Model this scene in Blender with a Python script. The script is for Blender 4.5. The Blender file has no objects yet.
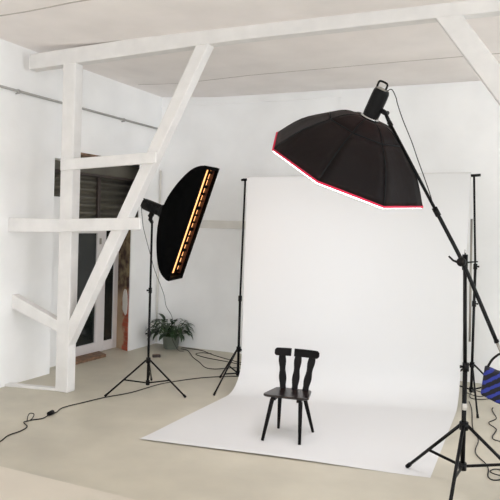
import bpy, bmesh, math, random
from mathutils import Vector, Matrix
R = random.Random(7)
C = bpy.context.scene.collection
V3 = Vector
TAU = math.tau

# ------------------------------------------------------------------ materials
def lin(c):
    def f(v):
        v /= 255.0
        return v / 12.92 if v <= .04045 else ((v + .055) / 1.055) ** 2.4
    return (f(c[0]), f(c[1]), f(c[2]), 1)

def mat(name, rgb, rough=.6, metal=0., emit=None, es=0., var=0., vscale=6., bump=0., bscale=40., spec=.5):
    m = bpy.data.materials.new(name); m.use_nodes = True
    nt = m.node_tree; b = nt.nodes['Principled BSDF']
    b.inputs['Base Color'].default_value = lin(rgb)
    b.inputs['Roughness'].default_value = rough
    b.inputs['Metallic'].default_value = metal
    b.inputs['Specular IOR Level'].default_value = spec
    if emit:
        b.inputs['Emission Color'].default_value = lin(emit); b.inputs['Emission Strength'].default_value = es
    tc = nt.nodes.new('ShaderNodeTexCoord')
    if var:
        n = nt.nodes.new('ShaderNodeTexNoise'); n.inputs['Scale'].default_value = vscale; n.inputs['Detail'].default_value = 6
        nt.links.new(tc.outputs['Object'], n.inputs['Vector'])
        r = nt.nodes.new('ShaderNodeValToRGB')
        r.color_ramp.elements[0].position = .3; r.color_ramp.elements[1].position = .7
        r.color_ramp.elements[0].color = lin([max(0, c * (1 - var)) for c in rgb])
        r.color_ramp.elements[1].color = lin([min(255, c * (1 + var * .5)) for c in rgb])
        nt.links.new(n.outputs['Fac'], r.inputs['Fac']); nt.links.new(r.outputs['Color'], b.inputs['Base Color'])
    if bump:
        n2 = nt.nodes.new('ShaderNodeTexNoise'); n2.inputs['Scale'].default_value = bscale; n2.inputs['Detail'].default_value = 4
        nt.links.new(tc.outputs['Object'], n2.inputs['Vector'])
        bp = nt.nodes.new('ShaderNodeBump'); bp.inputs['Strength'].default_value = bump; bp.inputs['Distance'].default_value = .02
        nt.links.new(n2.outputs['Fac'], bp.inputs['Height']); nt.links.new(bp.outputs['Normal'], b.inputs['Normal'])
    return m

M = {}
M['wall'] = mat('white_wall_paint', (246, 246, 246), .8, var=.03, vscale=1.2, bump=.25, bscale=5)
M['ceil'] = mat('white_ceiling_paint', (244, 239, 237), .85, var=.03, vscale=1.5, bump=.15, bscale=4)
M['joint'] = mat('ceiling_joint_gap', (186, 180, 174), .9)
M['timber'] = mat('white_painted_timber', (224, 222, 220), .55, var=.03, vscale=5, bump=.15, bscale=14)
M['board'] = mat('white_painted_board', (226, 223, 217), .7, var=.03, vscale=3)
M['floor'] = mat('beige_concrete', (192, 186, 170), .5, var=.06, vscale=1.6, bump=.05, bscale=20)
M['platform'] = mat('pale_floor_paint', (206, 198, 184), .55, var=.03, vscale=1.5)
M['paper'] = mat('white_backdrop_paper', (214, 214, 214), .8)
M['black'] = mat('black_metal', (9, 8, 9), .45, spec=.2)
M['black_soft'] = mat('black_plastic', (9, 8, 9), .5, spec=.2)
M['grey_metal'] = mat('grey_metal', (150, 146, 138), .4, metal=.5)
M['chrome'] = mat('bright_metal', (205, 205, 205), .25, metal=.9)
M['cable'] = mat('black_rubber_cable', (24, 22, 20), .7, spec=.3)
M['chair'] = mat('dark_stained_wood', (10, 6, 6), .5, var=.2, vscale=9, spec=.14)
M['seat'] = mat('worn_dark_seat_wood', (26, 15, 14), .3, var=.3, vscale=9, spec=.6)
M['pipe'] = mat('grey_pipe', (168, 166, 163), .5)
M['steel'] = mat('brown_steel', (62, 52, 48), .6)
M['glass'] = mat('dark_window_glass', (30, 34, 33), .08)
M['frame'] = mat('white_window_plastic', (226, 222, 222), .45)
M['oak'] = mat('brown_wood', (128, 98, 76), .6, var=.25, vscale=14)
M['leaf'] = mat('green_leaf', (38, 60, 33), .5, var=.35, vscale=9)
M['stem'] = mat('green_stem', (70, 92, 52), .5)
M['pot'] = mat('grey_green_pot', (112, 118, 108), .5, var=.06, vscale=8)
M['soil'] = mat('dark_soil', (52, 42, 34), .9)
M['red'] = mat('red_piping', (225, 40, 78), .6)
M['lining'] = mat('brown_softbox_lining', (62, 30, 18), .35)
M['label'] = mat('pale_sticker', (200, 196, 190), .6)
M['plaster'] = mat('white_plaster', (226, 222, 215), .85, var=.04)
M['warm_panel'] = mat('warm_lit_diffuser', (250, 215, 160), .8, emit=(255, 166, 84), es=1.6)
M['white_panel'] = mat('lit_white_diffuser', (245, 240, 238), .8, emit=(248, 246, 252), es=8.0)

def shutter_mat():
    m = mat('grey_green_shutter', (98, 95, 86), .55)
    nt = m.node_tree; b = nt.nodes['Principled BSDF']
    tc = nt.nodes['Texture Coordinate']
    n = nt.nodes.new('ShaderNodeTexNoise'); n.inputs['Scale'].default_value = 3
    nt.links.new(tc.outputs['Object'], n.inputs['Vector'])
    r = nt.nodes.new('ShaderNodeValToRGB')
    r.color_ramp.elements[0].color = lin((74, 71, 62)); r.color_ramp.elements[1].color = lin((106, 102, 91))
    nt.links.new(n.outputs['Fac'], r.inputs['Fac']); nt.links.new(r.outputs['Color'], b.inputs['Base Color'])
    return m
M['shutter'] = shutter_mat()

def brick_mat():
    m = mat('bare_brick', (150, 90, 70), .9)
    nt = m.node_tree; b = nt.nodes['Principled BSDF']; tc = nt.nodes['Texture Coordinate']
    mp = nt.nodes.new('ShaderNodeMapping'); mp.inputs['Rotation'].default_value = (math.pi / 2, 0, 0)
    nt.links.new(tc.outputs['Object'], mp.inputs['Vector'])
    br = nt.nodes.new('ShaderNodeTexBrick')
    br.inputs['Scale'].default_value = 1; br.inputs['Brick Width'].default_value = .24; br.inputs['Row Height'].default_value = .08
    br.inputs['Mortar Size'].default_value = .01
    br.inputs['Color1'].default_value = lin((176, 88, 62)); br.inputs['Color2'].default_value = lin((150, 70, 50))
    br.inputs['Mortar'].default_value = lin((158, 98, 76))
    nt.links.new(mp.outputs['Vector'], br.inputs['Vector'])
    n = nt.nodes.new('ShaderNodeTexNoise'); n.inputs['Scale'].default_value = 7; n.inputs['Detail'].default_value = 5
    nt.links.new(tc.outputs['Object'], n.inputs['Vector'])
    r = nt.nodes.new('ShaderNodeValToRGB')
    r.color_ramp.elements[0].position = .42; r.color_ramp.elements[1].position = .6
    r.color_ramp.elements[0].color = lin((66, 46, 38)); r.color_ramp.elements[1].color = lin((132, 116, 88))
    nt.links.new(n.outputs['Fac'], r.inputs['Fac'])
    # old mossy bricks above, clean red bricks below
    sp = nt.nodes.new('ShaderNodeSeparateXYZ'); nt.links.new(tc.outputs['Object'], sp.inputs[0])
    mr = nt.nodes.new('ShaderNodeMapRange'); mr.inputs[1].default_value = .85; mr.inputs[2].default_value = 1.1
    nt.links.new(sp.outputs['Z'], mr.inputs[0])
    mx = nt.nodes.new('ShaderNodeMix'); mx.data_type = 'RGBA'
    sx = nt.nodes.new('ShaderNodeMath'); sx.operation = 'MULTIPLY_ADD'; sx.inputs[1].default_value = .35; nt.links.new(n.outputs['Fac'], sx.inputs[0]); nt.links.new(sp.outputs['X'], sx.inputs[2])
    m2 = nt.nodes.new('ShaderNodeMapRange'); m2.inputs[1].default_value = .33; m2.inputs[2].default_value = .40; nt.links.new(sx.outputs[0], m2.inputs[0])
    mt = nt.nodes.new('ShaderNodeMix'); mt.data_type = 'RGBA'; mt.inputs[6].default_value = lin((176, 152, 124)); nt.links.new(m2.outputs[0], mt.inputs[0]); nt.links.new(br.outputs['Color'], mt.inputs[7])
    nt.links.new(mr.outputs[0], mx.inputs[0]); nt.links.new(mt.outputs[2], mx.inputs[6]); nt.links.new(r.outputs['Color'], mx.inputs[7])
    nt.links.new(mx.outputs[2], b.inputs['Base Color'])
    bp = nt.nodes.new('ShaderNodeBump'); bp.inputs['Strength'].default_value = .6; bp.inputs['Distance'].default_value = .02
    nt.links.new(n.outputs['Fac'], bp.inputs['Height']); nt.links.new(bp.outputs['Normal'], b.inputs['Normal'])
    return m
M['brick'] = brick_mat()

def fabric_mat(name, rgb, trans, tw, sheen):
    m = bpy.data.materials.new(name); m.use_nodes = True
    nt = m.node_tree; b = nt.nodes['Principled BSDF']; out = nt.nodes['Material Output']
    b.inputs['Base Color'].default_value = lin(rgb); b.inputs['Roughness'].default_value = .6; b.inputs['Specular IOR Level'].default_value = (.03 if sheen == 0 else .14)
    b.inputs['Sheen Weight'].default_value = sheen; b.inputs['Sheen Roughness'].default_value = .5
    t = nt.nodes.new('ShaderNodeBsdfTranslucent'); t.inputs['Color'].default_value = lin(trans)
    mx = nt.nodes.new('ShaderNodeMixShader'); mx.inputs[0].default_value = tw
    nt.links.new(b.outputs[0], mx.inputs[1]); nt.links.new(t.outputs[0], mx.inputs[2]); nt.links.new(mx.outputs[0], out.inputs['Surface'])
    tc = nt.nodes.new('ShaderNodeTexCoord'); w = nt.nodes.new('ShaderNodeTexNoise'); w.inputs['Scale'].default_value = 9
    bp = nt.nodes.new('ShaderNodeBump'); bp.inputs['Strength'].default_value = .25; bp.inputs['Distance'].default_value = .03
    nt.links.new(tc.outputs['Object'], w.inputs['Vector']); nt.links.new(w.outputs['Fac'], bp.inputs['Height'])
    nt.links.new(bp.outputs['Normal'], b.inputs['Normal'])
    return m
M['octa'] = fabric_mat('black_octabox_fabric', (18, 17, 17), (200, 84, 56), .035, .02)
M['strip'] = fabric_mat('black_strip_fabric', (4, 4, 4), (20, 10, 8), .0, .0)

def plaid_mat():
    m = mat('blue_black_stripes', (40, 60, 190), .8)
    nt = m.node_tree; b = nt.nodes['Principled BSDF']; tc = nt.nodes['Texture Coordinate']
    mp = nt.nodes.new('ShaderNodeMapping'); mp.inputs['Rotation'].default_value = (0, math.radians(-58), 0)
    nt.links.new(tc.outputs['Object'], mp.inputs['Vector'])
    w = nt.nodes.new('ShaderNodeTexWave'); w.inputs['Scale'].default_value = 5.2; w.inputs['Distortion'].default_value = 1.2; w.inputs['Detail Scale'].default_value = 6
    w.bands_direction = 'X'
    nt.links.new(mp.outputs[0], w.inputs['Vector'])
    r = nt.nodes.new('ShaderNodeValToRGB')
    r.color_ramp.elements[0].position = .5; r.color_ramp.elements[1].position = .68
    r.color_ramp.elements[0].color = lin((18, 17, 26)); r.color_ramp.elements[1].color = lin((40, 52, 142))
    nt.links.new(w.outputs['Fac'], r.inputs['Fac']); nt.links.new(r.outputs['Color'], b.inputs['Base Color'])
    return m
M['plaid'] = plaid_mat()

def pane_mat():
    m = bpy.data.materials.new('clear_window_pane'); m.use_nodes = True
    nt = m.node_tree; nt.nodes.remove(nt.nodes['Principled BSDF']); out = nt.nodes['Material Output']
    t = nt.nodes.new('ShaderNodeBsdfTransparent'); g = nt.nodes.new('ShaderNodeBsdfGlossy'); g.inputs['Roughness'].default_value = .02
    mx = nt.nodes.new('ShaderNodeMixShader'); mx.inputs[0].default_value = .08
    nt.links.new(t.outputs[0], mx.inputs[1]); nt.links.new(g.outputs[0], mx.inputs[2]); nt.links.new(mx.outputs[0], out.inputs['Surface'])
    return m
M['pane'] = pane_mat()

# ------------------------------------------------------------------ mesh building
class MB:
    def __init__(s): s.v = []; s.f = []; s.sm = []
    def add(s, vs, fs, smooth=False):
        o = len(s.v); s.v += [V3(p) for p in vs]
        for f in fs: s.f.append([i + o for i in f]); s.sm.append(smooth)
        return s
    def hexa(s, p):          # 8 corners: bottom 4 (ccw) then top 4
        return s.add(p, [(3, 2, 1, 0), (4, 5, 6, 7), (0, 1, 5, 4), (1, 2, 6, 5), (2, 3, 7, 6), (3, 0, 4, 7)])
    def box(s, lo, hi):
        x0, y0, z0 = lo; x1, y1, z1 = hi
        return s.hexa([(x0, y0, z0), (x1, y0, z0), (x1, y1, z0), (x0, y1, z0), (x0, y0, z1), (x1, y0, z1), (x1, y1, z1), (x0, y1, z1)])
    def obox(s, c, ax, ay, az, h):   # oriented box, axes and half sizes
        c = V3(c); a = V3(ax).normalized() * h[0]; b = V3(ay).normalized() * h[1]; d = V3(az).normalized() * h[2]
        return s.hexa([c - a - b - d, c + a - b - d, c + a + b - d, c - a + b - d, c - a - b + d, c + a - b + d, c + a + b + d, c - a + b + d])
    def beam(s, p, q, up, w, h):
        p = V3(p); q = V3(q); d = (q - p).normalized(); u = V3(up); u = (u - d * u.dot(d)).normalized(); r = d.cross(u)
        return s.obox((p + q) / 2, d, r, u, ((q - p).length / 2, w / 2, h / 2))
    def prism(s, poly, z0, z1):
        n = len(poly)
        vs = [(x, y, z0) for x, y in poly] + [(x, y, z1) for x, y in poly]
        return s.add(vs, [list(range(n))[::-1], list(range(n, 2 * n))] + [(i, (i + 1) % n, n + (i + 1) % n, n + i) for i in range(n)])
    def tube(s, pts, r, n=10, caps=True):
        pts = [V3(p) for p in pts]; m = len(pts)
        rs = list(r) if isinstance(r, (list, tuple)) else [r] * m
        tang = []
        for i in range(m):
            a = pts[max(i - 1, 0)]; b = pts[min(i + 1, m - 1)]; t = b - a
            tang.append(t.normalized() if t.length > 1e-9 else (tang[-1] if tang else V3((0, 0, 1))))
        u = tang[0].orthogonal().normalized(); vs = []
        for i in range(m):
            t = tang[i]; u = u - t * u.dot(t)
            u = u.normalized() if u.length > 1e-6 else t.orthogonal().normalized()
            w = t.cross(u)
            for k in range(n):
                a = TAU * k / n; vs.append(pts[i] + (u * math.cos(a) + w * math.sin(a)) * rs[i])
        fs = [(i * n + k, i * n + (k + 1) % n, (i + 1) * n + (k + 1) % n, (i + 1) * n + k) for i in range(m - 1) for k in range(n)]
        s.add(vs, fs, True)
        if caps:
            o = len(s.v) - len(vs)
            s.f.append([o + k for k in range(n)][::-1]); s.sm.append(False)
            s.f.append([o + (m - 1) * n + k for k in range(n)]); s.sm.append(False)
        return s
    def lathe(s, c, axis, prof, n=24):   # prof: (radius, height along axis)
        c = V3(c); ax = V3(axis).normalized(); u = ax.orthogonal().normalized(); w = ax.cross(u)
        vs = []
        for r, h in prof:
            for k in range(n):
                a = TAU * k / n; vs.append(c + ax * h + (u * math.cos(a) + w * math.sin(a)) * max(r, 1e-4))
        m = len(prof)
        return s.add(vs, [(i * n + k, i * n + (k + 1) % n, (i + 1) * n + (k + 1) % n, (i + 1) * n + k) for i in range(m - 1) for k in range(n)], True)
    def build(s, name, material, parent=None, bevel=0., auto=None, solid=0.):
        base = V3((0, 0, 0))
        p = parent
        while p is not None: base += p.location; p = p.parent
        me = bpy.data.meshes.new(name)
        off = V3((0, 0, 0))
        if parent is None or True:
            lo = V3([min(v[i] for v in s.v) for i in range(3)]); hi = V3([max(v[i] for v in s.v) for i in range(3)])
            off = V3(((lo.x + hi.x) / 2, (lo.y + hi.y) / 2, lo.z))
        if material in KEEP: off = base.copy()
        me.from_pydata([tuple(v - off) for v in s.v], [], s.f)
        for pl, sm in zip(me.polygons, s.sm): pl.use_smooth = sm
        bm = bmesh.new(); bm.from_mesh(me); bmesh.ops.recalc_face_normals(bm, faces=bm.faces[:]); bm.to_mesh(me); bm.free()
        me.materials.append(material)
        o = bpy.data.objects.new(name, me); C.objects.link(o)
        o.location = off - base
        if parent is not None: o.parent = parent
        if bevel:
            b = o.modifiers.new('bevel', 'BEVEL'); b.width = bevel; b.segments = 2; b.limit_method = 'ANGLE'; b.angle_limit = math.radians(40)
        if solid:
            t = o.modifiers.new('solid', 'SOLIDIFY'); t.thickness = solid; t.offset = 0
        return o
KEEP = [M['brick']]

def thing(name, label, cat, loc, group=None):
    o = bpy.data.objects.new(name, None); C.objects.link(o); o.location = loc; o.empty_display_size = .1
    return tag(o, label, cat, group)
def tag(o, label, cat, group=None):
    o['label'] = label; o['category'] = cat
    if group: o['group'] = group
    return o
def struct(o, label=None):
    o['kind'] = 'structure'
    if label: o['label'] = label
    return o
def plabel(o, l): o['label'] = l; return o
def lerp(a, b, t): return a + (b - a) * t
def smooth_path(pts, k=6):
    pts = [V3(p) for p in pts]; out = []
    for i in range(len(pts) - 1):
        p0 = pts[max(i - 1, 0)]; p1 = pts[i]; p2 = pts[i + 1]; p3 = pts[min(i + 2, len(pts) - 1)]
        for j in range(k):
            t = j / k
            out.append(.5 * ((2 * p1) + (p2 - p0) * t + (2 * p0 - 5 * p1 + 4 * p2 - p3) * t * t + (3 * p1 - p0 - 3 * p2 + p3) * t ** 3))
    out.append(pts[-1]); return out

# ------------------------------------------------------------------ the room
RX, FY = 13.5, -19.0           # right wall, front wall
struct(MB().box((-.62, FY - .2, -.2), (RX + .2, .3, 0)).build('floor', M['floor']), 'beige concrete studio floor')
struct(MB().box((0, FY, 0), (RX, -6.15, .3)).build('floor_platform', M['platform']), 'pale raised floor in the near left corner')

def ceil_z(x, y):
    return 4.375 + .065 * math.exp(-(x / .7) ** 2) + .02 * min(1, max(0, (-y - 2) / 3))
mb = MB(); nx, ny = 40, 30; vs = []
for j in range(ny + 1):
    for i in range(nx + 1):
        x = -.3 + (RX + .4) * (i / nx) ** 1.6; y = lerp(.25, FY - .1, j / ny); vs.append((x, y, ceil_z(x, y)))
top = [(x, y, 4.75) for x, y, z in vs]; N = len(vs)
fs = [(j * (nx + 1) + i, j * (nx + 1) + i + 1, (j + 1) * (nx + 1) + i + 1, (j + 1) * (nx + 1) + i) for j in range(ny) for i in range(nx)]
ring = [i for i in range(nx + 1)] + [j * (nx + 1) + nx for j in range(1, ny + 1)] + [ny * (nx + 1) + i for i in range(nx - 1, -1, -1)] + [j * (nx + 1) for j in range(ny - 1, 0, -1)]
mb.add(vs + top, fs, True)
mb.f += [[N + a for a in f] for f in fs]; mb.sm += [False] * len(fs)
mb.f += [[ring[k], ring[(k + 1) % len(ring)], N + ring[(k + 1) % len(ring)], N + ring[k]] for k in range(len(ring))]; mb.sm += [False] * len(ring)
ceiling = struct(mb.build('ceiling', M['ceil']), 'uneven white plastered ceiling')
# joints between the ceiling panels
def ceil_strip(pts, w, t):
    b = MB()
    for a, c in zip(pts[:-1], pts[1:]):
        pa = V3((a[0], a[1], ceil_z(*a) - t / 2 + .002)); pc = V3((c[0], c[1], ceil_z(*c) - t / 2 + .002)); b.beam(pa, pc, (0, 0, 1), w, t)
    return b
def path2(pts, k=5): return [(lerp(a[0], b[0], j / k), lerp(a[1], b[1], j / k)) for a, b in zip(pts[:-1], pts[1:]) for j in range(k)] + [pts[-1]]
ceil_strip(path2([(.2, -1.05), (2.35, -1.33), (4.55, -1.42), (13.3, -1.6)]), .014, .006).build('joint_line', M['joint'], ceiling)
ceil_strip(path2([(.1, -4.5), (1.9, -4.67), (13.3, -5.0)]), .022, .006).build('joint_line', M['joint'], ceiling)

wl = MB()
lwin = []
wl.box((-.6, FY - .2, 0), (0, -2.74, 1.0)); wl.box((-.6, FY - .2, 3.8), (0, -2.74, 4.6))
e0 = FY - .2
for a, c in lwin + [(-2.74, 0)]:
    wl.box((-.6, e0, 1.0), (0, a, 3.8)); e0 = c
wl.box((-.6, -2.74, 3.20), (0, .2, 4.6)); wl.box((-.3, -2.74, 3.06), (-.002, -2.30, 3.20)); wl.box((-.34, -2.74, 0), (-.26, -2.21, 2.53))
wl.prism([(0, -.85), (0, .2), (-.6, .2), (-.6, -.57), (-.35, -.69)], 0, 2.12)
wl.prism([(0, -.66), (0, .2), (-.6, .2), (-.6, .0), (-.40, -.03)], 2.12, 3.20)
wl.box((-.7, -2.9, 0), (-.6, .2, 4.6))
wall_left = struct(wl.build('wall_left', M['wall']), 'white plastered wall with a deep doorway')
# bare brick on the doorway's right side
a0 = V3((0, -.85, 0)); a1 = V3((-.35, -.69, 0)); nrm = V3((-.16, -.35, 0)).normalized() * .012
mb = MB(); rows = []
for k in range(22):
    z = 2.10 * k / 21
    j0 = .012 * math.sin(k * 1.7); rows.append((a0 + nrm * .2 + (a1 - a0) * (.03 + abs(j0)) + V3((0, 0, z)), a1 + nrm * .2 + V3((0, 0, z))))
vs = [];
for p, q in rows:
    for t in range(5): vs.append(p.lerp(q, t / 4) + nrm * (.5 + .5 * R.random()))
fs = [(k * 5 + t, k * 5 + t + 1, (k + 1) * 5 + t + 1, (k + 1) * 5 + t) for k in range(21) for t in range(4)]
bk = mb.add(vs, fs).build('brick_reveal', M['brick'], wall_left, solid=.01)
plabel(bk, 'bare old brickwork at the side of the doorway')
mb = MB(); pc = a0.lerp(a1, .27) + nrm * 1.9 + V3((0, 0, .84)); ud = (a1 - a0).normalized()
ol = [(-.06, -.2), (-.02, -.24), (.03, -.19), (.07, -.15), (.075, .05), (.055, .15), (.02, .2), (-.03, .19), (-.065, .1), (-.075, -.05)]
f_ = [pc + ud * x + V3((0, 0, z)) + nrm * .6 for x, z in ol]; b_ = [p - nrm * 1.8 for p in f_]; n = len(ol)
mb.add(f_ + b_, [list(range(n)), list(range(n, 2 * n))[::-1]] + [(i, (i + 1) % n, n + (i + 1) % n, n + i) for i in range(n)])
plabel(mb.build('plaster_patch', M['plaster'], wall_left), 'white plaster left on the bare bricks')
struct(MB().box((-.3, -2.295, 3.165), (-.004, -.62, 3.20)).build('trim_1', M['oak']), 'brown wooden lintel over the doorway')

wb = MB().box((0, 0, 0), (RX, .2, 4.6)).box((3.33, -.03, 0), (RX, .01, 4.31)).box((.0, -.02, 4.25), (3.33, .01, 4.45))
struct(wb.build('wall_back', M['wall']), 'white wall behind the paper backdrop')
mb = MB().box((.06, -.035, 2.115), (5.2, 0, 2.25)); struct(mb.build('trim_2', M['board'], bevel=.006), 'white board running level across the back wall')

def wall_with_windows(name, wins, vertical_axis):
    # wins: list of (a0, a1) along the wall; sills 0.9, heads 3.7
    b = MB(); z0, z1 = 1.0, 3.8
    if vertical_axis == 'x':
        lo, hi = FY - .2, .2; mk = lambda a, c, p, q: b.box((RX, a, p), (RX + .25, c, q))
    else:
        lo, hi = 0, RX; mk = lambda a, c, p, q: b.box((a, FY - .25, p), (c, FY, q))
    mk(lo, hi, 0, z0); mk(lo, hi, z1, 4.6); e = lo
    for a, c in wins: mk(e, a, z0, z1); e = c
    mk(e, hi, z0, z1)
    return struct(b.build(name, M['wall']), 'white wall with tall windows beside the camera')
rwin = [(-11.6, -9.4), (-8.6, -6.4), (-5.6, -3.4), (-2.6, -.4)]  # windows added on the unseen walls to bring in daylight
fwin = [(.8, 3.6), (4.2, 7.0), (7.6, 10.4), (11.0, 13.2)]
wall_with_windows('wall_right', rwin, 'x'); wall_with_windows('wall_front', fwin, 'y')
wi = 0
def window(axis, a, c):
    global wi; wi += 1
    z0, z1 = 1.0, 3.8; fr = MB(); pn = MB(); w = .07
    def bx(b, p, q, r, s, t0, t1):
        if axis == 'x': b.box((RX + t0, p, r), (RX + t1, q, s))
        elif axis == 'l': b.box((-.15 - t1, p, r), (-.15 - t0, q, s))
        else: b.box((p, FY - t1, r), (q, FY - t0, s))
    for p, q, r, s in ((a, a + w, z0, z1), (c - w, c, z0, z1), (a + w, c - w, z0, z0 + w), (a + w, c - w, z1 - w, z1), ((a + c) / 2 - w / 2, (a + c) / 2 + w / 2, z0 + w, z1 - w)):
        bx(fr, p, q, r, s, .08, .15)
    bx(pn, a + w, c - w, z0 + w, z1 - w, .11, .12)
    o = fr.build('window_%d' % wi, M['frame']); struct(o, 'tall white framed window')
    pn.build('window_pane', M['pane'], o)
for a, c in rwin: window('x', a, c)
for a, c in fwin: window('y', a, c)
for a, c in lwin: window('l', a, c)

# ------------------------------------------------------------------ doorway: glazed door, shutter, doorstep
DX = -.35
d = bpy.data.objects.new('door_1', None); C.objects.link(d); d.location = (DX, -1.6, .0); struct(d, 'white framed glass door deep in the doorway')
fr = MB().box((DX - .06, -2.66, .005), (DX, -2.16, 2.13)).box((DX - .06, -2.16, 2.03), (DX, -.72, 2.13)).box((DX - .06, -1.17, .005), (DX, -1.06, 2.03)).box((DX - .06, -.82, .005), (DX, -.70, 2.03)).box((DX - .06, -1.06, .005), (DX, -.82, .17))
fr.build('door_frame', M['frame'], d, bevel=.008)
lf = MB().box((DX - .05, -2.155, .01), (DX + .015, -2.13, 2.02)).box((DX - .05, -1.30, .01), (DX + .015, -1.18, 2.02)).box((DX - .05, -2.13, .01), (DX + .015, -1.30, .18)).box((DX - .05, -2.13, 1.98), (DX + .015, -1.30, 2.02))
leaf = lf.build('door_leaf', M['frame'], d, bevel=.008)
MB().box((DX - .04, -2.13, .18), (DX - .02, -1.30, 1.98)).build('glass_pane', M['glass'], leaf)
MB().box((DX - .04, -1.06, .17), (DX - .02, -.82, 2.03)).build('glass_pane', M['glass'], d)
MB().box((DX + .012, -1.262, 1.80), (DX + .035, -1.225, 1.90)).build('door_handle', M['grey_metal'], leaf, bevel=.006)
tag(MB().hexa([(-.31, -2.10, 0), (-.06, -2.18, 0), (-.02, -1.42, 0), (-.27, -1.28, 0), (-.31, -2.10, .05), (-.06, -2.18, .05), (-.02, -1.42, .05), (-.27, -1.28, .05)]).build('doorstep', M['oak'], bevel=.008),
    'brown wooden step on the floor at the foot of the glass door', 'doorstep')

sh = thing('roller_shutter', 'dark grey corrugated roller shutter above the glass door', 'shutter', (-.33, -1.5, 2.14))
mb = MB(); vs = []; n = 0
K = 56
for k in range(K + 1):
    z = lerp(2.15, 2.90, k / K); x = -.37 + .03 * math.sin(k / K * TAU * 6)
    vs += [(x, -2.66, z), (x, -.06, z)]
mb.add(vs, [(2 * k, 2 * k + 1, 2 * k + 3, 2 * k + 2) for k in range(K)], True)
mb.build('slat_curtain', M['shutter'], sh, solid=.01)
MB().box((-.50, -2.66, 2.93), (-.22, -.10, 3.15)).build('shutter_box', M['shutter'], sh, bevel=.01)
MB().box((-.45, -2.66, 2.895), (-.235, -.10, 2.93)).build('box_rail', M['steel'], sh)
MB().box((-.345, -1.37, 2.16), (-.30, -1.30, 2.895)).build('guide_rail', M['steel'], sh, bevel=.006)
MB().box((-.40, -2.66, 2.13), (-.32, -.10, 2.17)).build('bottom_bar', M['steel'], sh)

# ------------------------------------------------------------------ pipe high on the left wall
pz = 3.845
pp = thing('wall_pipe', 'thin grey pipe running along the left wall near the ceiling', 'pipe', (.035, -3.5, pz))
MB().tube([(.04, -7.5, pz + .0), (.04, -3.0, pz), (.04, -.02, pz)], .017, 12).build('pipe_run', M['pipe'], pp)
for y in (-5.6, -4.2, -3.5, -2.4, -1.2, -.15): MB().tube([(.0, y, pz - .03), (.062, y, pz - .024)], .01, 8).tube([(.04, y - .015, pz), (.04, y + .015, pz)], .024, 12).build('pipe_clip', M['pipe'], pp)
cp = MB().tube([(.03, -.035, .03), (.03, -.035, 3.12)], .016, 10)
tag(cp.build('corner_pipe', M['board']), 'thin white pipe standing upright in the corner behind the plant', 'pipe')

# ------------------------------------------------------------------ white timber frame
yf, yb = -3.42, -3.27
tf = thing('timber_frame', 'white painted timber frame with post, braces, rails and ceiling beam', 'timber frame', (.80, -3.345, 0))
MB().box((.70, yf, 0), (.90, yb, 4.17)).build('post', M['timber'], tf, bevel=.012)
def bz(x): return 4.13 + min(1, x / 3.1) * .108 + max(0, min(x, 7) - 3.1) * .006
mb = MB(); xs = [.13, 1.2, 3.1, 5.0, 13.4]
def bt(x): return min(bz(x) + .15, ceil_z(x, -3.2) + .015)
for a, b in zip(xs[:-1], xs[1:]):
    mb.hexa([(a, yf, bz(a)), (b, yf, bz(b)), (b, yb, bz(b)), (a, yb, bz(a)), (a, yf, bt(a) + .03), (b, yf, bt(b) + .06), (b, yb, bt(b) + .06), (a, yb, bt(a) + .03)])
MB_beam = MB(); vs = []; 
for x in xs: vs += [(x, yf, bz(x)), (x, yb, bz(x)), (x, yb, bt(x) + .05), (x, yf, bt(x) + .05)]
MB_beam.add(vs, [(4 * i + k, 4 * i + (k + 1) % 4, 4 * i + 4 + (k + 1) % 4, 4 * i + 4 + k) for i in range(len(xs) - 1) for k in range(4)] + [(0, 1, 2, 3), (4 * len(xs) - 4, 4 * len(xs) - 3, 4 * len(xs) - 2, 4 * len(xs) - 1)])
MB_beam.build('ceiling_beam', M['timber'], tf, bevel=.012)
def slab(xz, y0, y1, name, bev=.012):
    n = len(xz); vs = [(x, y0, z) for x, z in xz] + [(x, y1, z) for x, z in xz]
    return MB().add(vs, [list(range(n)), list(range(n, 2 * n))[::-1]] + [(i, (i + 1) % n, n + (i + 1) % n, n + i) for i in range(n)]).build(name, M['timber'], tf, bevel=bev)
slab([(.895, .915), (.895, .59), (2.79, 4.23), (2.62, 4.23)], yf + .005, yb - .005, 'diagonal_brace')
slab([(5.27, 4.27), (5.52, 4.27), (7.60, 1.30), (7.60, .95)], yf + .005, yb - .005, 'diagonal_brace')
MB().box((7.58, yf, 0), (7.76, yb, 4.29)).build('post', M['timber'], tf, bevel=.012)
rl = MB(); pl_ = [(0.0, -3.58, 2.015, 2.195), (.72, yf - .047, 2.03, 2.197), (1.957, yf - .046, 2.10, 2.242)]
vs = []
for x, y, z0, z1 in pl_: vs += [(x, y, z0), (x + (.02 if x == 0 else 0), y + .046, z0), (x + (.02 if x == 0 else 0), y + .046, z1), (x, y, z1)]
rl.add(vs, [(4 * i + k, 4 * i + (k + 1) % 4, 4 * i + 4 + (k + 1) % 4, 4 * i + 4 + k) for i in range(2) for k in range(4)] + [(0, 1, 2, 3), (8, 9, 10, 11)])
rl.build('rail', M['timber'], tf, bevel=.006)
slab([(.735, 2.81), (2.147, 2.886), (2.147, 3.015), (.735, 2.95)], yf - .045, yf - .001, 'rail', .006)
MB().hexa([(0, -3.485, 1.01), (.71, -3.41, .755), (.71, -3.29, .755), (0, -3.365, 1.01), (0, -3.485, 1.195), (.71, -3.41, .90), (.71, -3.29, .90), (0, -3.365, 1.195)]).build('strut', M['timber'], tf, bevel=.01)
MB().hexa([(.0, -3.48, 0), (.0, -3.57, 0), (.71, -3.41, 0), (.71, -3.32, 0), (.0, -3.48, .035), (.0, -3.57, .035), (.71, -3.41, .035), (.71, -3.32, .035)]).build('sill_plank', M['timber'], tf, bevel=.005)

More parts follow.
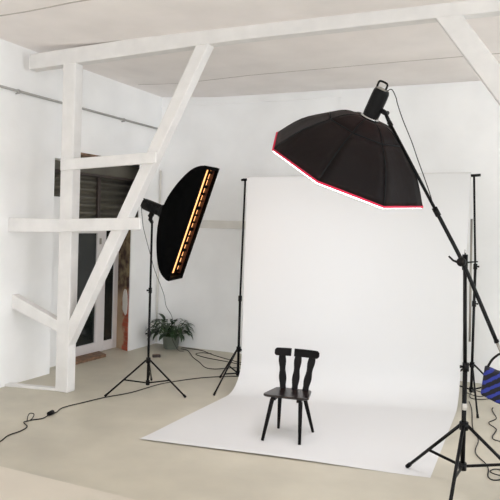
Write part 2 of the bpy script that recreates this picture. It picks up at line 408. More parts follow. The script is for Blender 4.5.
# ------------------------------------------------------------------ paper backdrop on two stands
BL = V3((2.624, -2.04, 0)); BR = V3((5.535, -1.28, 0))
TL = V3((2.66, -2.05, 2.775)); TR = V3((5.475, -1.29, 2.885))
def tripod(root, c, r, ang, hub, bot, tube_r, foot=True, brace_at=.55, spread=True):
    for k in range(3):
        a = ang + k * TAU / 3; dr = V3((math.cos(a), math.sin(a), 0))
        p0 = c + dr * .03 + V3((0, 0, hub)); p1 = c + dr * r + V3((0, 0, .012))
        lg = MB().tube([p0, p0.lerp(p1, .97)], tube_r, 10).build('leg', M['black'], root)
        MB().tube([p0.lerp(p1, .94), p1], tube_r * 1.35, 10).build('rubber_foot', M['black_soft'], lg)
        m = p0.lerp(p1, brace_at); q = c + V3((0, 0, bot + .02)) + dr * .02
        MB().beam(q, m, (0, 0, 1), .012, tube_r * 1.5).build('leg_brace', M['black'], root)
    MB().tube([c + V3((0, 0, hub - .035)), c + V3((0, 0, hub + .03))], tube_r * 2.6, 14).build('leg_collar', M['black_soft'], root)
    MB().tube([c + V3((0, 0, bot - .01)), c + V3((0, 0, bot + .05))], tube_r * 2.3, 14).build('brace_collar', M['black_soft'], root)

def clamp(root, c, z, r, dirv):
    dv = V3(dirv).normalized(); p = V3(c) + V3((0, 0, z))
    o = MB().tube([p - V3((0, 0, .035)), p + V3((0, 0, .035))], r * 1.5, 14).build('locking_collar', M['black_soft'], root)
    MB().tube([p + dv * r, p + dv * (r + .03)], [.008, .013], 10).build('lock_knob', M['black_soft'], o)

st = thing('backdrop_stand', 'black backdrop stand at the left edge of the white paper', 'stand', BL, 'stands holding up the paper backdrop')
MB().tube([BL + V3((0, 0, .16)), BL + V3((0, 0, 1.2))], .017, 12).build('lower_pole', M['black'], st)
MB().tube([BL + V3((0, 0, 1.18)), V3((2.652, -2.045, 2.79))], .0135, 12).build('upper_pole', M['black'], st)
tripod(st, BL, .551, -20.552, .518, .174, .0115)
clamp(st, BL, 1.2, .017, (.6, -.8, 0))
MB().tube([(2.60, -2.06, 2.79), (2.70, -2.03, 2.80)], .016, 10).build('top_bracket', M['black_soft'], st)

s2 = thing('backdrop_stand', 'black backdrop stand with grey column, half hidden behind the boom stand', 'stand', BR, 'stands holding up the paper backdrop')
MB().tube([BR + V3((0, 0, .16)), BR + V3((0, 0, 1.75))], .017, 12).build('lower_pole', M['black'], s2)
MB().tube([BR + V3((0, 0, 1.73)), V3((5.484, -1.285, 2.90))], .0135, 12).build('upper_pole', M['black'], s2)
plabel(MB().tube([BR + V3((-.036, -.02, .80)), V3((5.475, -1.30, 2.35))], .0145, 12).build('column', M['grey_metal'], s2), 'grey metal column')
tripod(s2, BR, .6, -1.346, .508, .172, .0115)
clamp(s2, BR, 1.75, .017, (.9, .4, 0)); clamp(s2, BR, 1.28, .017, (.9, .4, 0))
MB().tube([(5.45, -1.30, 2.895), (5.56, -1.27, 2.905)], .018, 10).build('top_bracket', M['black_soft'], s2)

tag(MB().tube([V3((2.62, -2.055, 2.80)).lerp(V3((5.51, -1.28, 2.905)), t) for t in (0, .5, 1)], .0125, 12).build('crossbar', M['black']),
    'thin crossbar along the top edge of the white paper backdrop', 'crossbar')

# paper: over the bar, straight down, swept forward over the floor
def edge_curve(top, back, front, rad, back_top):
    # returns points from behind the bar, over it, down, round the sweep, to the front edge
    out = V3((top.x, top.y, 0)) - V3((back.x, back.y, 0))
    f = V3((front.x - back.x, front.y - back.y, 0)); fd = f.normalized()
    pts = []
    c = V3((top.x, top.y, back_top)); rr = .03
    pts.append(c - fd * rr + V3((0, 0, -.05)))
    for k in range(7):
        a = math.pi - math.pi * k / 6; pts.append(c + fd * rr * math.cos(a) + V3((0, 0, rr * math.sin(a))))
    b = V3((back.x, back.y, 0)); s0 = pts[-1]; s1 = b + V3((0, 0, rad))
    for k in range(1, 13): pts.append(s0.lerp(s1, k / 12))
    for k in range(1, 13):
        a = math.pi / 2 * k / 12; pts.append(b + fd * rad * (1 - math.cos(a)) + V3((0, 0, rad * (1 - math.sin(a)))))
    e = b + fd * rad; fr = V3((front.x, front.y, 0))
    for k in range(1, 15): pts.append(e.lerp(fr, k / 14))
    return pts
L_ = edge_curve(V3((2.70, -2.06, 0)), V3((2.705, -2.11, 0)), V3((2.67, -4.41, 0)), .42, 2.80)
R_ = edge_curve(V3((5.45, -1.32, 0)), V3((5.405, -1.36, 0)), V3((5.455, -3.98, 0)), .42, 2.905)
mb = MB(); W_ = 30; n = len(L_); vs = []
for i in range(n):
    for k in range(W_ + 1):
        t = k / W_; p = L_[i].lerp(R_[i], t)
        p = p + V3((0, 0, .004 + .003 * math.sin(t * 9 + i * .2)))
        if i > n - 3: p.z += .006 * (1 + math.sin(t * 5)) * (1 if i == n - 1 else .3)
        vs.append(p)
mb.add(vs, [(i * (W_ + 1) + k, i * (W_ + 1) + k + 1, (i + 1) * (W_ + 1) + k + 1, (i + 1) * (W_ + 1) + k) for i in range(n - 1) for k in range(W_)], True)
tag(mb.build('paper_backdrop', M['paper']), 'wide white seamless paper hanging down and sweeping over the floor', 'backdrop')

# ------------------------------------------------------------------ chair
ct = V3((3.945, -3.565, .006)); ca = math.radians(8)
ex = V3((math.cos(ca), math.sin(ca), 0)); ey = V3((-math.sin(ca), math.cos(ca), 0)); ez = V3((0, 0, 1))
def ch(x, y, z): return ct + ex * x + ey * y + ez * z
chair = thing('wooden_chair', 'dark stained wooden chair with three wavy back slats standing on the white paper', 'chair', ct)
def loft(polys, name, material, parent, bevel=.0, smooth=False):
    n = len(polys[0]); vs = [p for q in polys for p in q]
    fs = [(i * n + k, i * n + (k + 1) % n, (i + 1) * n + (k + 1) % n, (i + 1) * n + k) for i in range(len(polys) - 1) for k in range(n)]
    m = MB().add(vs, fs, smooth); m.f += [list(range(n))[::-1], [(len(polys) - 1) * n + k for k in range(n)]]; m.sm += [False, False]
    return m.build(name, material, parent, bevel=bevel)
# seat: rounded trapezoid, wider in front
out = []
corners = [(-.245, -.172, .05), (.232, -.172, .05), (.205, .178, .04), (-.190, .178, .04)]
for i, (x, y, r) in enumerate(corners):
    sx = 1 if x > 0 else -1; sy = 1 if y > 0 else -1
    a0_ = {(-1, -1): math.pi, (1, -1): 1.5 * math.pi, (1, 1): 0, (-1, 1): .5 * math.pi}[(sx, sy)]
    for k in range(7):
        a = a0_ + math.pi / 2 * k / 6; out.append((x - sx * r + r * math.cos(a), y - sy * r + r * math.sin(a)))
loft([[ch(x * s, y * s, z) for x, y in out] for s, z in ((.965, .430), (1, .436), (1, .449), (.98, .455))], 'seat', M['seat'], chair)
for sx in (-1, 1):
    MB().beam(ch(sx * .135, -.16, .413), ch(sx * .125, .15, .413), (0, 0, 1), .05, .03).build('seat_batten', M['chair'], chair, bevel=.004)
for fx, fy, tx, ty in ((-.215, -.235, -.148, -.135), (.168, -.222, .148, -.135), (-.158, .215, -.130, .125), (.220, .218, .130, .125)):
    a = ch(tx, ty, .405); b = ch(fx, fy, .0)
    MB().tube([a, a.lerp(b, .4), b], [.0225, .0205, .0155], 12).build('leg', M['chair'], chair)
# leaning back: rail in two pieces, wavy slats
def bk_y(z): return .145 + .105 * (z - .45) / .43
def back_rail(x0, x1, r0, r1):
    pr = []; z0, z1 = .788, .868
    K = 14; polys = []
    for k in range(K + 1):
        t = k / K; x = lerp(x0, x1, t); zz0, zz1 = z0, z1
        e = min((x - x0) / .03, 1) if r0 else 1; g = min((x1 - x) / .03, 1) if r1 else 1
        q = min(e, g); sh_ = .022 * (1 - math.sqrt(max(0, 1 - (1 - q) ** 2)))
        zz0 += sh_; zz1 -= sh_
        cv = -.03 * (x / .24) ** 2
        polys.append([ch(x, bk_y(zz0) - .011 + cv, zz0), ch(x, bk_y(zz0) + .011 + cv, zz0), ch(x, bk_y(zz1) + .011 + cv, zz1), ch(x, bk_y(zz1) - .011 + cv, zz1)])
    loft(polys, 'back_rail', M['chair'], chair, bevel=.004)
back_rail(-.222, -.044, True, False); back_rail(-.012, .268, False, True)
def slat(xb, xt, w0):
    polys = []; K = 24
    for k in range(K + 1):
        t = k / K; z = lerp(.452, .80, t); x = lerp(xb, xt, t)
        w = w0 * (1 + .13 * math.cos(t * TAU * 2.0 + 2.2)) ; cv = -.03 * (x / .24) ** 2 * t
        y = bk_y(z) + cv
        polys.append([ch(x - w, y - .009, z), ch(x + w, y - .009, z), ch(x + w, y + .009, z), ch(x - w, y + .009, z)])
    loft(polys, 'back_slat', M['chair'], chair, bevel=.003)
slat(-.106, -.140, .036); slat(.022, .036, .036); slat(.138, .192, .036)

# ------------------------------------------------------------------ studio strobe (axis from front to rear)
def strobe(front, axis, length, rad, side, label, loc, ring='chrome'):
    f = V3(front); ax = V3(axis).normalized(); sd = V3(side); sd = (sd - ax * sd.dot(ax)).normalized(); up = ax.cross(sd)
    t = thing('studio_strobe', label, 'studio light', loc, 'studio strobes')
    def ringpts(h, r):
        return [f + ax * h + (sd * math.cos(a) + up * math.sin(a) * .92) * r for a in [TAU * (k + .5) / 16 for k in range(16)]]
    loft([ringpts(h, r) for h, r in ((.025, rad * .92), (.05, rad), (length * .75, rad), (length * .92, rad * .97), (length, rad * .85))], 'body', M['black_soft'], t, bevel=.003)
    rg = MB().lathe(f, ax, [(rad * .6, .0), (rad * 1.12, .0), (rad * 1.12, .03), (rad * .6, .03)], 24).build('mount_ring', M[ring], t)
    if ring == 'chrome': plabel(rg, 'silver mounting ring')
    e = f + ax * length
    MB().obox(e + ax * .004, sd, up, ax, (rad * .6, rad * .55, .006)).build('control_panel', M['grey_metal'], t, bevel=.003)
    g = -sd if True else sd
    hp = [e - sd * rad * .75 - ax * .02, e - sd * rad * .8 + ax * .045, e - sd * rad * .55 + ax * .06, e + sd * rad * .1 + ax * .06, e + sd * rad * .35 + ax * .045, e + sd * rad * .35 - ax * .01]
    MB().tube(smooth_path(hp, 5), .009, 10).build('carry_handle', M['black_soft'], t)
    for k in range(3):
        q = f + ax * (length * (.3 + .2 * k)) + up * rad * .9
        MB().obox(q, ax, sd, up, (.012, rad * .5, .006)).build('vent', M['black'], t)
    return t, f, ax, sd, up

# ------------------------------------------------------------------ octabox on the boom
oc = V3((4.66463, -4.17996, 2.73028)); th, ph = -.45810, 1.04374
on = V3((math.cos(ph) * math.cos(th), math.cos(ph) * math.sin(th), math.sin(ph)))
oa = V3((0, 0, 1)).cross(on).normalized(); ob = on.cross(oa); o0 = 2.83159
def od(a): return oa * math.cos(a) + ob * math.sin(a)
RIM, RR, RH, AH = .75, .35276, .38773, .48773
octa = thing('octagonal_softbox', 'large black octagonal softbox with red rim tilted down from the boom', 'softbox', oc)
def oct_pt(k, r, h): return oc + od(o0 + k * TAU / 8) * r + on * h
for k in range(8):
    # side gore from rim to fold, sagging slightly between the rods
    mb = MB(); vs = []; NS, NT = 8, 6
    for i in range(NS + 1):
        s = i / NS; bow = .025 * math.sin(math.pi * s)
        r = lerp(RIM, RR, s) + bow; h = RH * s + bow
        for j in range(NT + 1):
            t = j / NT; p = oct_pt(k, r, h).lerp(oct_pt(k + 1, r, h), t)
            sag = .016 * math.sin(math.pi * t) * math.sin(math.pi * min(1, s * 1.0))
            vs.append(p - (p - oc - on * h).normalized() * sag)
    mb.add(vs, [(i * (NT + 1) + j, i * (NT + 1) + j + 1, (i + 1) * (NT + 1) + j + 1, (i + 1) * (NT + 1) + j) for i in range(NS) for j in range(NT)], True)
    mb.build('side_panel', M['octa'], octa, solid=.003)
    mb = MB(); vs = []
    for i in range(5):
        s = i / 4; r = lerp(RR, .08, s); h = lerp(RH, AH, s) + .03 * math.sin(math.pi * s)
        for j in range(NT + 1): vs.append(oct_pt(k, r, h).lerp(oct_pt(k + 1, r, h), j / NT))
    mb.add(vs, [(i * (NT + 1) + j, i * (NT + 1) + j + 1, (i + 1) * (NT + 1) + j + 1, (i + 1) * (NT + 1) + j) for i in range(4) for j in range(NT)], True)
    mb.build('crown_panel', M['octa'], octa, solid=.003)
    pts = [oct_pt(k, RIM, 0), oct_pt(k, lerp(RIM, RR, .5) + .027, RH * .5 + .027), oct_pt(k, RR, RH), oct_pt(k, .22, lerp(RH, AH, .5) + .03), oct_pt(k, .08, AH)]
    MB().tube(smooth_path(pts, 4), .0055, 8).build('seam_rod', M['black'], octa)
MB().tube([oct_pt(k % 8, RR + .002, RH + .002) for k in range(9)], .006, 8).build('fold_seam', M['black'], octa)
plabel(MB().tube([oct_pt(k % 8, RIM + .002, 0) for k in range(9)], .010, 8).build('rim_piping', M['red'], octa), 'red piping around the rim')
mb = MB(); vs = []
prof = [(RIM - .004, -.004), (RIM - .002, -.016), (RIM - .015, -.022), (.5, -.035), (.25, -.042)]
for r, h in prof:
    for k in range(8): vs.append(oct_pt(k, r, h))
vs.append(oc - on * .045); nn = len(prof)
mb.add(vs, [(i * 8 + k, i * 8 + (k + 1) % 8, (i + 1) * 8 + (k + 1) % 8, (i + 1) * 8 + k) for i in range(nn - 1) for k in range(8)] + [((nn - 1) * 8 + k, (nn - 1) * 8 + (k + 1) % 8, nn * 8) for k in range(8)])
plabel(mb.build('front_diffuser', M['white_panel'], octa), 'glowing white front diffuser')
MB().lathe(oc, on, [(.085, AH - .02), (.085, AH + .012), (.06, AH + .012), (.06, AH - .02), (.085, AH - .02)], 24).build('speed_ring', M['black_soft'], octa)

J = V3((5.070, -4.31, 3.100)); PIV = V3((5.697, -4.235, 1.939))
hf = oc + on * (AH - .01)
sdv = (J - (hf + on * .12))
s1, f, ax, sd, up = strobe(hf, on, .28, .074, sdv, 'black studio strobe on the boom tip behind the octagonal softbox', hf)
SF, SA, SS_ = f.copy(), ax.copy(), sd.copy()
br = MB().tube([f + ax * .12 + sd * .06, f + ax * .115 + sd * .112], .022, 12)
br.build('tilt_bracket', M['black_soft'], s1)
k1 = f + ax * .115 + sd * .112
MB().tube([k1, k1.lerp(J, .5), J], [.014, .016, .017], 12).build('spigot_clamp', M['black_soft'], s1)
MB().tube([k1 - up * .035, k1 + up * .045], [.012, .02], 10).build('lock_knob', M['black_soft'], s1)

BD = PIV - J; TD = V3((5.995, -4.205, 1.258)) - PIV      # the loaded tail sags a little below the clamp
boom = thing('studio_boom', 'long black boom arm slanting from the octagonal softbox down past the stand top', 'boom', PIV)
MB().tube([J, J + BD * .66], .0135, 12).build('front_tube', M['black'], boom)
MB().tube(smooth_path([J + BD * .645, J + BD * .85, PIV + V3((-.004, 0, 0)), PIV + TD * .3, PIV + TD * .94], 4), .0165, 12).build('rear_tube', M['black'], boom)
plabel(MB().tube([PIV + TD * .93, PIV + TD * 1.12], .012, 12).build('tail_rod', M['grey_metal'], boom), 'grey metal rod at the low end')
MB().tube([J + BD * .615, J + BD * .675], .024, 14).build('twist_lock', M['black_soft'], boom)
MB().tube([J + BD * .02, J + BD * -.01], .02, 12).build('boom_tip', M['black_soft'], boom)
MB().tube([PIV + TD * .92, PIV + TD * .95], .020, 12).build('end_collar', M['black_soft'], boom)

bc = V3((5.741, -4.177, 0))
bs = thing('boom_stand', 'heavy black tripod stand holding the boom arm at the right', 'stand', bc)
MB().tube([bc + V3((0, 0, .2)), bc + V3((-.004, 0, 1.05))], .0195, 14).build('lower_pole', M['black'], bs)
MB().tube([bc + V3((-.004, 0, 1.0)), V3((5.708, -4.177, 1.90))], .016, 14).build('upper_pole', M['black'], bs)
tripod(bs, bc, .62, 15.1264, .568, .205, .0145, brace_at=.58)
clamp(bs, bc, 1.06, .018, (-1, -.3, 0))
plabel(MB().tube([bc + V3((0, 0, .70)), bc + V3((0, 0, .755))], .0215, 14).build('sticker', M['label'], bs), 'pale grey sticker band')
pt_ = V3((5.708, -4.177, 1.90))
MB().tube([pt_ - V3((0, 0, .03)), pt_ + V3((-.002, 0, .10))], .0235, 14).build('top_cap', M['black_soft'], bs)
plabel(MB().tube([pt_ + V3((-.002, 0, .10)), pt_ + V3((-.002, 0, .14))], .007, 10).build('spigot', M['chrome'], bs), 'small silver spigot')
pv = MB().lathe(PIV + V3((-.012, -.02, 0)), (0, 1, 0), [(.0, -.022), (.034, -.02), (.038, 0), (.036, .04), (0, .045)], 20).build('pivot_clamp', M['black_soft'], bs)
MB().tube([PIV + V3((-.035, -.02, -.005)), PIV + V3((-.075, -.025, .01)), PIV + V3((-.112, -.03, .045))], [.011, .009, .008], 10).build('lock_lever', M['black_soft'], bs)
MB().tube([PIV + V3((.01, .06, -.008)), PIV + V3((.06, .06, .0)), PIV + V3((.112, .06, .006))], [.008, .006, .006], 10).build('lock_lever', M['black_soft'], bs)

# ------------------------------------------------------------------ counterweight bag on the boom tail
tail = PIV + TD * 1.06
bag = thing('weight_bag', 'blue and black diagonally striped bag hanging from the boom tail', 'bag', (6.05, -4.18, .74))
bxs = [(5.885, 1.075), (5.97, 1.045), (6.22, .985), (6.24, .80), (6.20, .725), (5.98, .785), (5.858, .835)]
def bag_ring(y, s):
    cx, cz = 6.05, .9
    return [V3((cx + (x - cx) * s, y, cz + (z - cz) * s)) for x, z in bxs]
loft([bag_ring(-4.175, .86), bag_ring(-4.15, .97), bag_ring(-4.10, 1.0), bag_ring(-4.05, .97), bag_ring(-4.025, .86)], 'bag_body', M['plaid'], bag, bevel=.01)
MB().tube(smooth_path([(5.91, -4.10, 1.07), (5.94, -4.12, 1.13), (5.985, -4.17, 1.185), tail + V3((.0, 0, -.012))], 5), .010, 8).build('strap', M['cable'], bag)
MB().tube(smooth_path([(6.21, -4.10, .99), (6.19, -4.12, 1.08), (6.13, -4.15, 1.17), tail + V3((.03, 0, -.035))], 5), .010, 8).build('strap', M['cable'], bag)

# ------------------------------------------------------------------ strip softbox on its stand
sc = V3((2.32524, -2.81285, 2.17968))
sn = V3((.93932, .100095, -.328113)); sL = V3((.328894, .009064, .944323)); sS = V3((-.097496, .994937, .024407))
HA, HB, SD = .75, .20, .45
sb = thing('strip_softbox', 'tall narrow black strip softbox glowing orange through its open grid', 'softbox', sc)
def sb_ring(h, a, b, c=.0):   # rectangle with clipped corners, h behind the front plane
    ctr = sc - sn * h; pts = []
    for x, y in ((-1, -1), (1, -1), (1, 1), (-1, 1)): pts.append(ctr + sL * a * x + sS * b * y)
    return pts
polys = []
for k in range(15):
    s = k / 14
    a = .075 + (HA - .075) * (math.sin(s * math.pi / 2)) ** .74 if s > 0 else .075
    b = .075 + (HB - .075) * min(1, s / .62) ** .8
    polys.append(sb_ring(SD * (1 - s), a, b))
n = 4; vs = [p for q in polys for p in q]
mb = MB().add(vs, [(i * n + k, i * n + (k + 1) % n, (i + 1) * n + (k + 1) % n, (i + 1) * n + k) for i in range(14) for k in range(n)], True)
shell = mb.build('shell', M['strip'], sb, solid=.004)
e = shell.modifiers.new('edges', 'EDGE_SPLIT'); e.split_angle = math.radians(40)
lip = MB()
for x in (-1, 1): lip.obox(sc + sS * x * (HB - .011) - sn * .02, sL, sn, sS, (HA, .022, .011))
for x in (-1, 1): lip.obox(sc + sL * x * (HA - .02) - sn * .02, sS, sn, sL, (HB, .022, .02))
lip.build('front_lip', M['strip'], sb)
ln = MB()
for x in (-1, 1): ln.obox(sc + sS * x * (HB - .024) - sn * .065, sL, sn, sS, (HA - .05, .025, .002))
plabel(ln.build('lining', M['lining'], sb), 'copper brown inner lining')
plabel(MB().obox(sc - sn * .092, sL, sS, sn, (HA - .05, HB - .022, .003)).build('inner_diffuser', M['warm_panel'], sb), 'orange glowing inner diffuser')
gr = MB(); hw = HA - .05  # strips added to break the glow into dashes that imitate reflections
gr.obox(sc + sS * .085 - sn * .075, sL, sn, sS, (hw, .012, .007))
for k in range(15):
    gr.obox(sc + sL * lerp(-hw + .03, hw - .03, k / 14) + sS * .136 - sn * .075, sS, sn, sL, (.044, .012, .013 + .008 * math.sin(k * 2.3)))
gr.build('grid', M['strip'], sb)
MB().lathe(sc, -sn, [(.085, SD - .02), (.085, SD + .012), (.06, SD + .012), (.06, SD - .02), (.085, SD - .02)], 24).build('speed_ring', M['black_soft'], sb)

ss = V3((1.715, -2.836, 0)); stt = V3((1.715, -2.836, 2.27))
hf2 = sc - sn * (SD + .012)
s2_, f, ax, sd, up = strobe(hf2, -sn, .30, .074, (0, 0, -1), 'black studio strobe on top of the stand behind the strip softbox', hf2, 'black_soft')
tb = stt + V3((0, 0, .0))
axp = f + ax * .14
MB().tube([axp + sd * .05, axp + sd * .11], .034, 12).build('tilt_bracket', M['black_soft'], s2_)
MB().tube([axp + sd * .10, axp + sd * .14 + V3((0, 0, -.02)), V3((ss.x, ss.y, (axp + sd * .14).z - .06))], [.026, .026, .022], 12).build('spigot_clamp', M['black_soft'], s2_)
MB().tube([axp + sd * .11 - up * .04, axp + sd * .11 + up * .05], [.012, .02], 10).build('lock_knob', M['black_soft'], s2_)
ztop = (axp + sd * .14).z - .03
print('strobe2 axis point', axp, 'ztop', ztop, 'stand', ss)
ls = thing('light_stand', 'slim black tripod light stand carrying the strip softbox', 'stand', ss)
MB().tube([ss + V3((0, 0, .09)), ss + V3((0, 0, 1.32))], .0155, 12).build('lower_pole', M['black'], ls)
MB().tube([ss + V3((0, 0, 1.30)), V3((ss.x, ss.y, ztop))], .014, 12).build('upper_pole', M['black'], ls)
tripod(ls, ss, .579, -2.1214, .41, .097, .0115)
clamp(ls, ss, 1.31, .0155, (-.9, -.4, 0)); clamp(ls, ss, .75, .0155, (-.9, -.4, 0))

# ------------------------------------------------------------------ potted plant in the corner
pb = V3((.47, -.25, 0))
pl = thing('potted_plant', 'leafy green plant in a grey pot on the floor in the back corner', 'plant', pb)
MB().lathe(pb, (0, 0, 1), [(.001, .0), (.115, .0), (.125, .01), (.15, .20), (.158, .205), (.158, .225), (.145, .225), (.14, .19), (.001, .19)], 28).build('pot', M['pot'], pl)
MB().lathe(pb, (0, 0, 1), [(.139, .19), (.10, .198), (.001, .202)], 20).build('soil', M['soil'], pl)
lv = MB(); sm_ = MB()
def leafblade(base, yaw, length, width, pitch, droop):
    pts = []; p = V3(base); a = pitch; K = 8
    dh = V3((math.cos(yaw), math.sin(yaw), 0)); side = V3((-math.sin(yaw), math.cos(yaw), 0))
    vs = []
    for k in range(K + 1):
        t = k / K; w = width * math.sin(math.pi * min(1, t * .92 + .06)) ** .8 * (1 - .35 * t)
        if k == K: w = .001
        nrm = -dh * math.sin(a) + V3((0, 0, 1)) * math.cos(a)
        for s in (-1, 0, 1): vs.append(p + side * s * w + nrm * (.18 * w * abs(s)))
        p = p + (dh * math.cos(a) + V3((0, 0, 1)) * math.sin(a)) * (length / K); a -= droop / K
    lv.add(vs, [(3 * k + s, 3 * k + s + 1, 3 * k + s + 4, 3 * k + s + 3) for k in range(K) for s in (0, 1)], True)
for i in range(120):
    yaw = i * 2.39996 + R.uniform(-.3, .3); r0 = .02 + .09 * R.random()
    b0 = pb + V3((math.cos(yaw) * r0, math.sin(yaw) * r0, .195))
    reach = R.uniform(.06, .20); rise = R.uniform(.06, .30) * (1.15 - reach * 2)
    tip = b0 + V3((math.cos(yaw) * reach, math.sin(yaw) * reach, rise))
    tip.x = max(tip.x, .12); tip.y = min(tip.y, -.1)
    L = R.uniform(.18, .28)
    ex_ = tip.x + math.cos(yaw) * L * .8; ey_ = tip.y + math.sin(yaw) * L * .8
    if ex_ < .02 or ey_ > -.03: L *= .45
    ex_ = tip.x + math.cos(yaw) * L; ey_ = tip.y + math.sin(yaw) * L
    if ex_ < .01 or ey_ > -.02: continue
    sm_.tube(smooth_path([b0, b0.lerp(tip, .5) + V3((0, 0, .03)), tip], 4), .0035, 6)
    leafblade(tip, yaw, L, R.uniform(.030, .048), R.uniform(.1, 1.1), R.uniform(1.0, 2.4))
lv.build('foliage', M['leaf'], pl); sm_.build('stems', M['stem'], pl)

# ------------------------------------------------------------------ cables and small gear
def cable(name, pts, label, r=.0055, k=6, mt='cable', closed_z=True):
    return tag(MB().tube(smooth_path(pts, k), r, 8).build(name, M[mt]), label, 'cable')
z = .007
fc = thing('floor_cable', 'long black cable with a plug joint running over the floor left of the strip light', 'cable', (1.4, -4.2, 0))
MB().tube(smooth_path([(1.62, -5.45, z), (1.533, -5.125, z), (1.469, -4.959, z), (1.476, -4.80, z), (1.43, -4.66, z), (1.30, -4.575, z), (1.30, -4.52, z), (1.32, -4.46, z), (1.372, -4.36, z), (1.357, -4.232, z + .012), (1.345, -4.12, z), (1.287, -3.938, z), (1.36, -3.62, z), (1.43, -3.353, z), (1.57, -3.02, z), (1.62, -2.70, z), (1.68, -2.38, z), (1.92, -1.92, z), (2.17, -1.64, z), (2.38, -1.50, z), (2.9, -1.40, z)], 6), .006, 8).build('cable_run', M['cable'], fc)
MB().tube([(1.36, -4.265, .027), (1.352, -4.19, .027)], [.022, .027], 14).build('plug_connector', M['black_soft'], fc)
MB().tube(smooth_path([(1.295, -4.52, .01), (1.25, -4.46, .04), (1.225, -4.40, .05), (1.25, -4.37, .035), (1.285, -4.43, .012), (1.31, -4.49, .012)], 5), .005, 8).build('cable_tie', M['cable'], fc)
cable('power_cable', [(.60, -.10, z), (.80, -.12, z), (1.045, -.155, z), (1.35, -.36, z), (1.74, -.55, z), (2.1, -.66, z), (2.9, -.66, z)], 'black cable on the floor running right from the plant pot along the back wall')
cable('power_cable', [(.66, -.22, z), (.80, -.26, z), (.95, -.42, z), (1.185, -.72, z), (1.45, -.98, z), (1.70, -1.25, z), (1.87, -1.27, z), (2.00, -1.13, z), (2.2, -1.0, z), (2.9, -1.0, z)], 'black cable curving over the bare floor between the plant and the left backdrop stand')
cable('power_cable', [(1.30, -.30, z), (1.12, -.32, z), (1.10, -.48, z), (1.35, -.62, z), (1.74, -.70, z), (2.15, -.78, z), (2.8, -.80, z)], 'black cable with a short bend lying just in front of the back wall cable')
cable('light_cable', [f + ax * .30 + V3((-.01, 0, .03)), f + ax * .335 + V3((0, 0, .0)), (1.478, -2.7, 2.19), (1.404, -2.55, 2.068), (1.177, -2.0, 1.649), (1.079, -1.75, 1.456), (.894, -1.2, 1.061), (.788, -.95, .837), (.695, -.6, .591), (.60, -.48, .30), (.70, -.40, .03), (.80, -.36, z)],
      'thin black cable hanging from the strip softbox strobe down to the plant', r=.004)
cable('light_cable', [SF + SA * .28 + SS_ * .04, SF + SA * .315 + SS_ * .075, SF + SA * .27 + SS_ * .14, (5.137, -4.345, 3.259), (5.185, -4.34, 3.123), (5.264, -4.335, 2.936), (5.316, -4.335, 2.793), (5.377, -4.33, 2.633), (5.435, -4.30, 2.46), J + BD * .615 + V3((-.02, -.022, .02))],
      'thin black cable looping from the octagonal softbox strobe down to the boom arm', r=.004)
cable('floor_power_cable', [(5.50, -1.15, z), (5.57, -1.525, z), (5.651, -2.274, z), (5.746, -2.695, z), (5.753, -3.106, z), (5.867, -3.373, z), (5.905, -3.52, z), (5.915, -3.70, z), (5.96, -3.77, z), (6.03, -3.70, z), (6.02, -3.50, z), (5.96, -3.50, z + .004), (5.925, -3.60, z + .01), (6.0, -3.66, z + .012), (6.2, -3.62, z), (6.5, -3.5, z)],
      'dark cable looping on the floor behind the boom stand legs')
cable('floor_power_cable', [(6.02, -4.19, .74), (6.0, -3.8, .5), (5.93, -2.4, .25), (5.83, -1.2, .05), (5.80, -1.3, z), (5.80, -1.45, z), (5.867, -1.77, z), (5.80, -2.002, z), (5.894, -2.214, z), (5.873, -2.53, z), (5.96, -2.63, z), (6.3, -2.7, z)] [4:],
      'dark cable zigzagging over the floor below the striped bag')
cable('floor_power_cable', [(5.36, -.50, z), (5.45, -.741, z), (5.60, -.826, z), (5.66, -.70, z), (5.58, -.55, z), (5.49, -.60, z + .01), (5.496, -.94, z), (5.62, -.98, z), (5.8, -.8, z)],
      'dark cable coiled at the foot of the half hidden backdrop stand')
ad = thing('power_adapter', 'small dark power adapter lying on the floor near the plant', 'adapter', (.66, -1.0, 0))
MB().obox((.66, -1.0, .022), (.75, .6, 0), (-.6, .75, 0), (0, 0, 1), (.065, .035, .022)).build('case', M['steel'], ad, bevel=.008)
MB().obox((.66, -1.0, .046), (.75, .6, 0), (-.6, .75, 0), (0, 0, 1), (.05, .02, .002)).build('label_plate', M['oak'], ad)

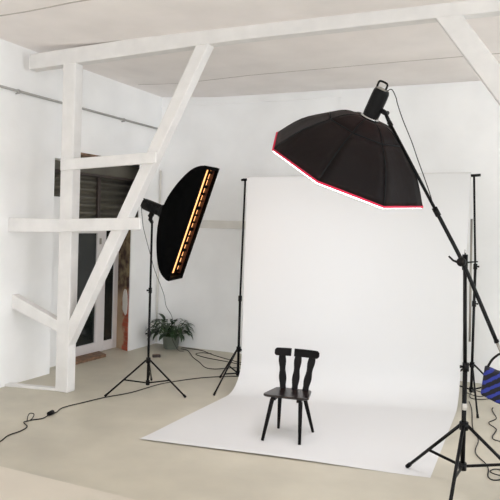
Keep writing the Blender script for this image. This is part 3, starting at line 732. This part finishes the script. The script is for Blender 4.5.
# ------------------------------------------------------------------ daylight lamps added behind the unseen windows
w = bpy.data.worlds.new('sky'); bpy.context.scene.world = w; w.use_nodes = True
w.node_tree.nodes['Background'].inputs['Color'].default_value = (.86, .92, 1.0, 1); w.node_tree.nodes['Background'].inputs['Strength'].default_value = 1.0
def area(name, loc, rot, sx, sy, power, col=(1, 1, 1)):
    l = bpy.data.lights.new(name, 'AREA'); l.shape = 'RECTANGLE'; l.size = sx; l.size_y = sy; l.energy = power; l.color = col
    o = bpy.data.objects.new(name, l); C.objects.link(o); o.location = loc; o.rotation_euler = rot; return o
for (a, c), e_ in zip(rwin, (140, 150, 170, 230)): area('window_daylight', (RX + .35, (a + c) / 2, 2.4), (0, math.radians(90), 0), 2.7, 2.1, e_, (.87, .945, 1))
for a, c in lwin: area('window_daylight', (-.66, (a + c) / 2, 2.4), (0, math.radians(-90), 0), 2.7, 2.1, 130, (.94, .97, 1))
for a, c in fwin: area('window_daylight', ((a + c) / 2, FY - .35, 2.4), (math.radians(90), 0, 0), 2.7, 2.7, 262, (.88, .945, 1))
ol_ = bpy.data.lights.new('flash_tube', 'POINT'); ol_.energy = 45; ol_.shadow_soft_size = .05; ol_.color = (1, .93, .9)
oo = bpy.data.objects.new('flash_tube', ol_); C.objects.link(oo); oo.location = oc + on * .36
# ------------------------------------------------------------------ camera
cam = bpy.data.cameras.new('camera'); co = bpy.data.objects.new('camera', cam); C.objects.link(co)
FW = V3((-.4159, .9093, -.012)).normalized()
yaw, pitch, roll, F = .429, -.012, .029, 637.59
cy_, sy_ = math.cos(yaw), math.sin(yaw); cp_, sp_ = math.cos(pitch), math.sin(pitch)
fw = V3((-sy_ * cp_, cy_ * cp_, sp_)); r = V3((cy_, sy_, 0)); u = r.cross(fw)
r2 = r * math.cos(roll) + u * math.sin(roll); u2 = -r * math.sin(roll) + u * math.cos(roll)
co.matrix_world = Matrix(((r2.x, u2.x, -fw.x, 6.284), (r2.y, u2.y, -fw.y, -9.783), (r2.z, u2.z, -fw.z, 2.2), (0, 0, 0, 1)))
cam.sensor_width = 36; cam.lens = F / 500 * 36; cam.shift_y = -.036; cam.clip_start = .05
sc_ = bpy.context.scene; sc_.camera = co
sc_.cycles.diffuse_bounces = 12; sc_.cycles.max_bounces = 16
sc_.view_settings.view_transform = 'Standard'; sc_.view_settings.look = 'None'; sc_.view_settings.gamma = 1
sc_.view_settings.use_curve_mapping = False; sc_.view_settings.exposure = -.32
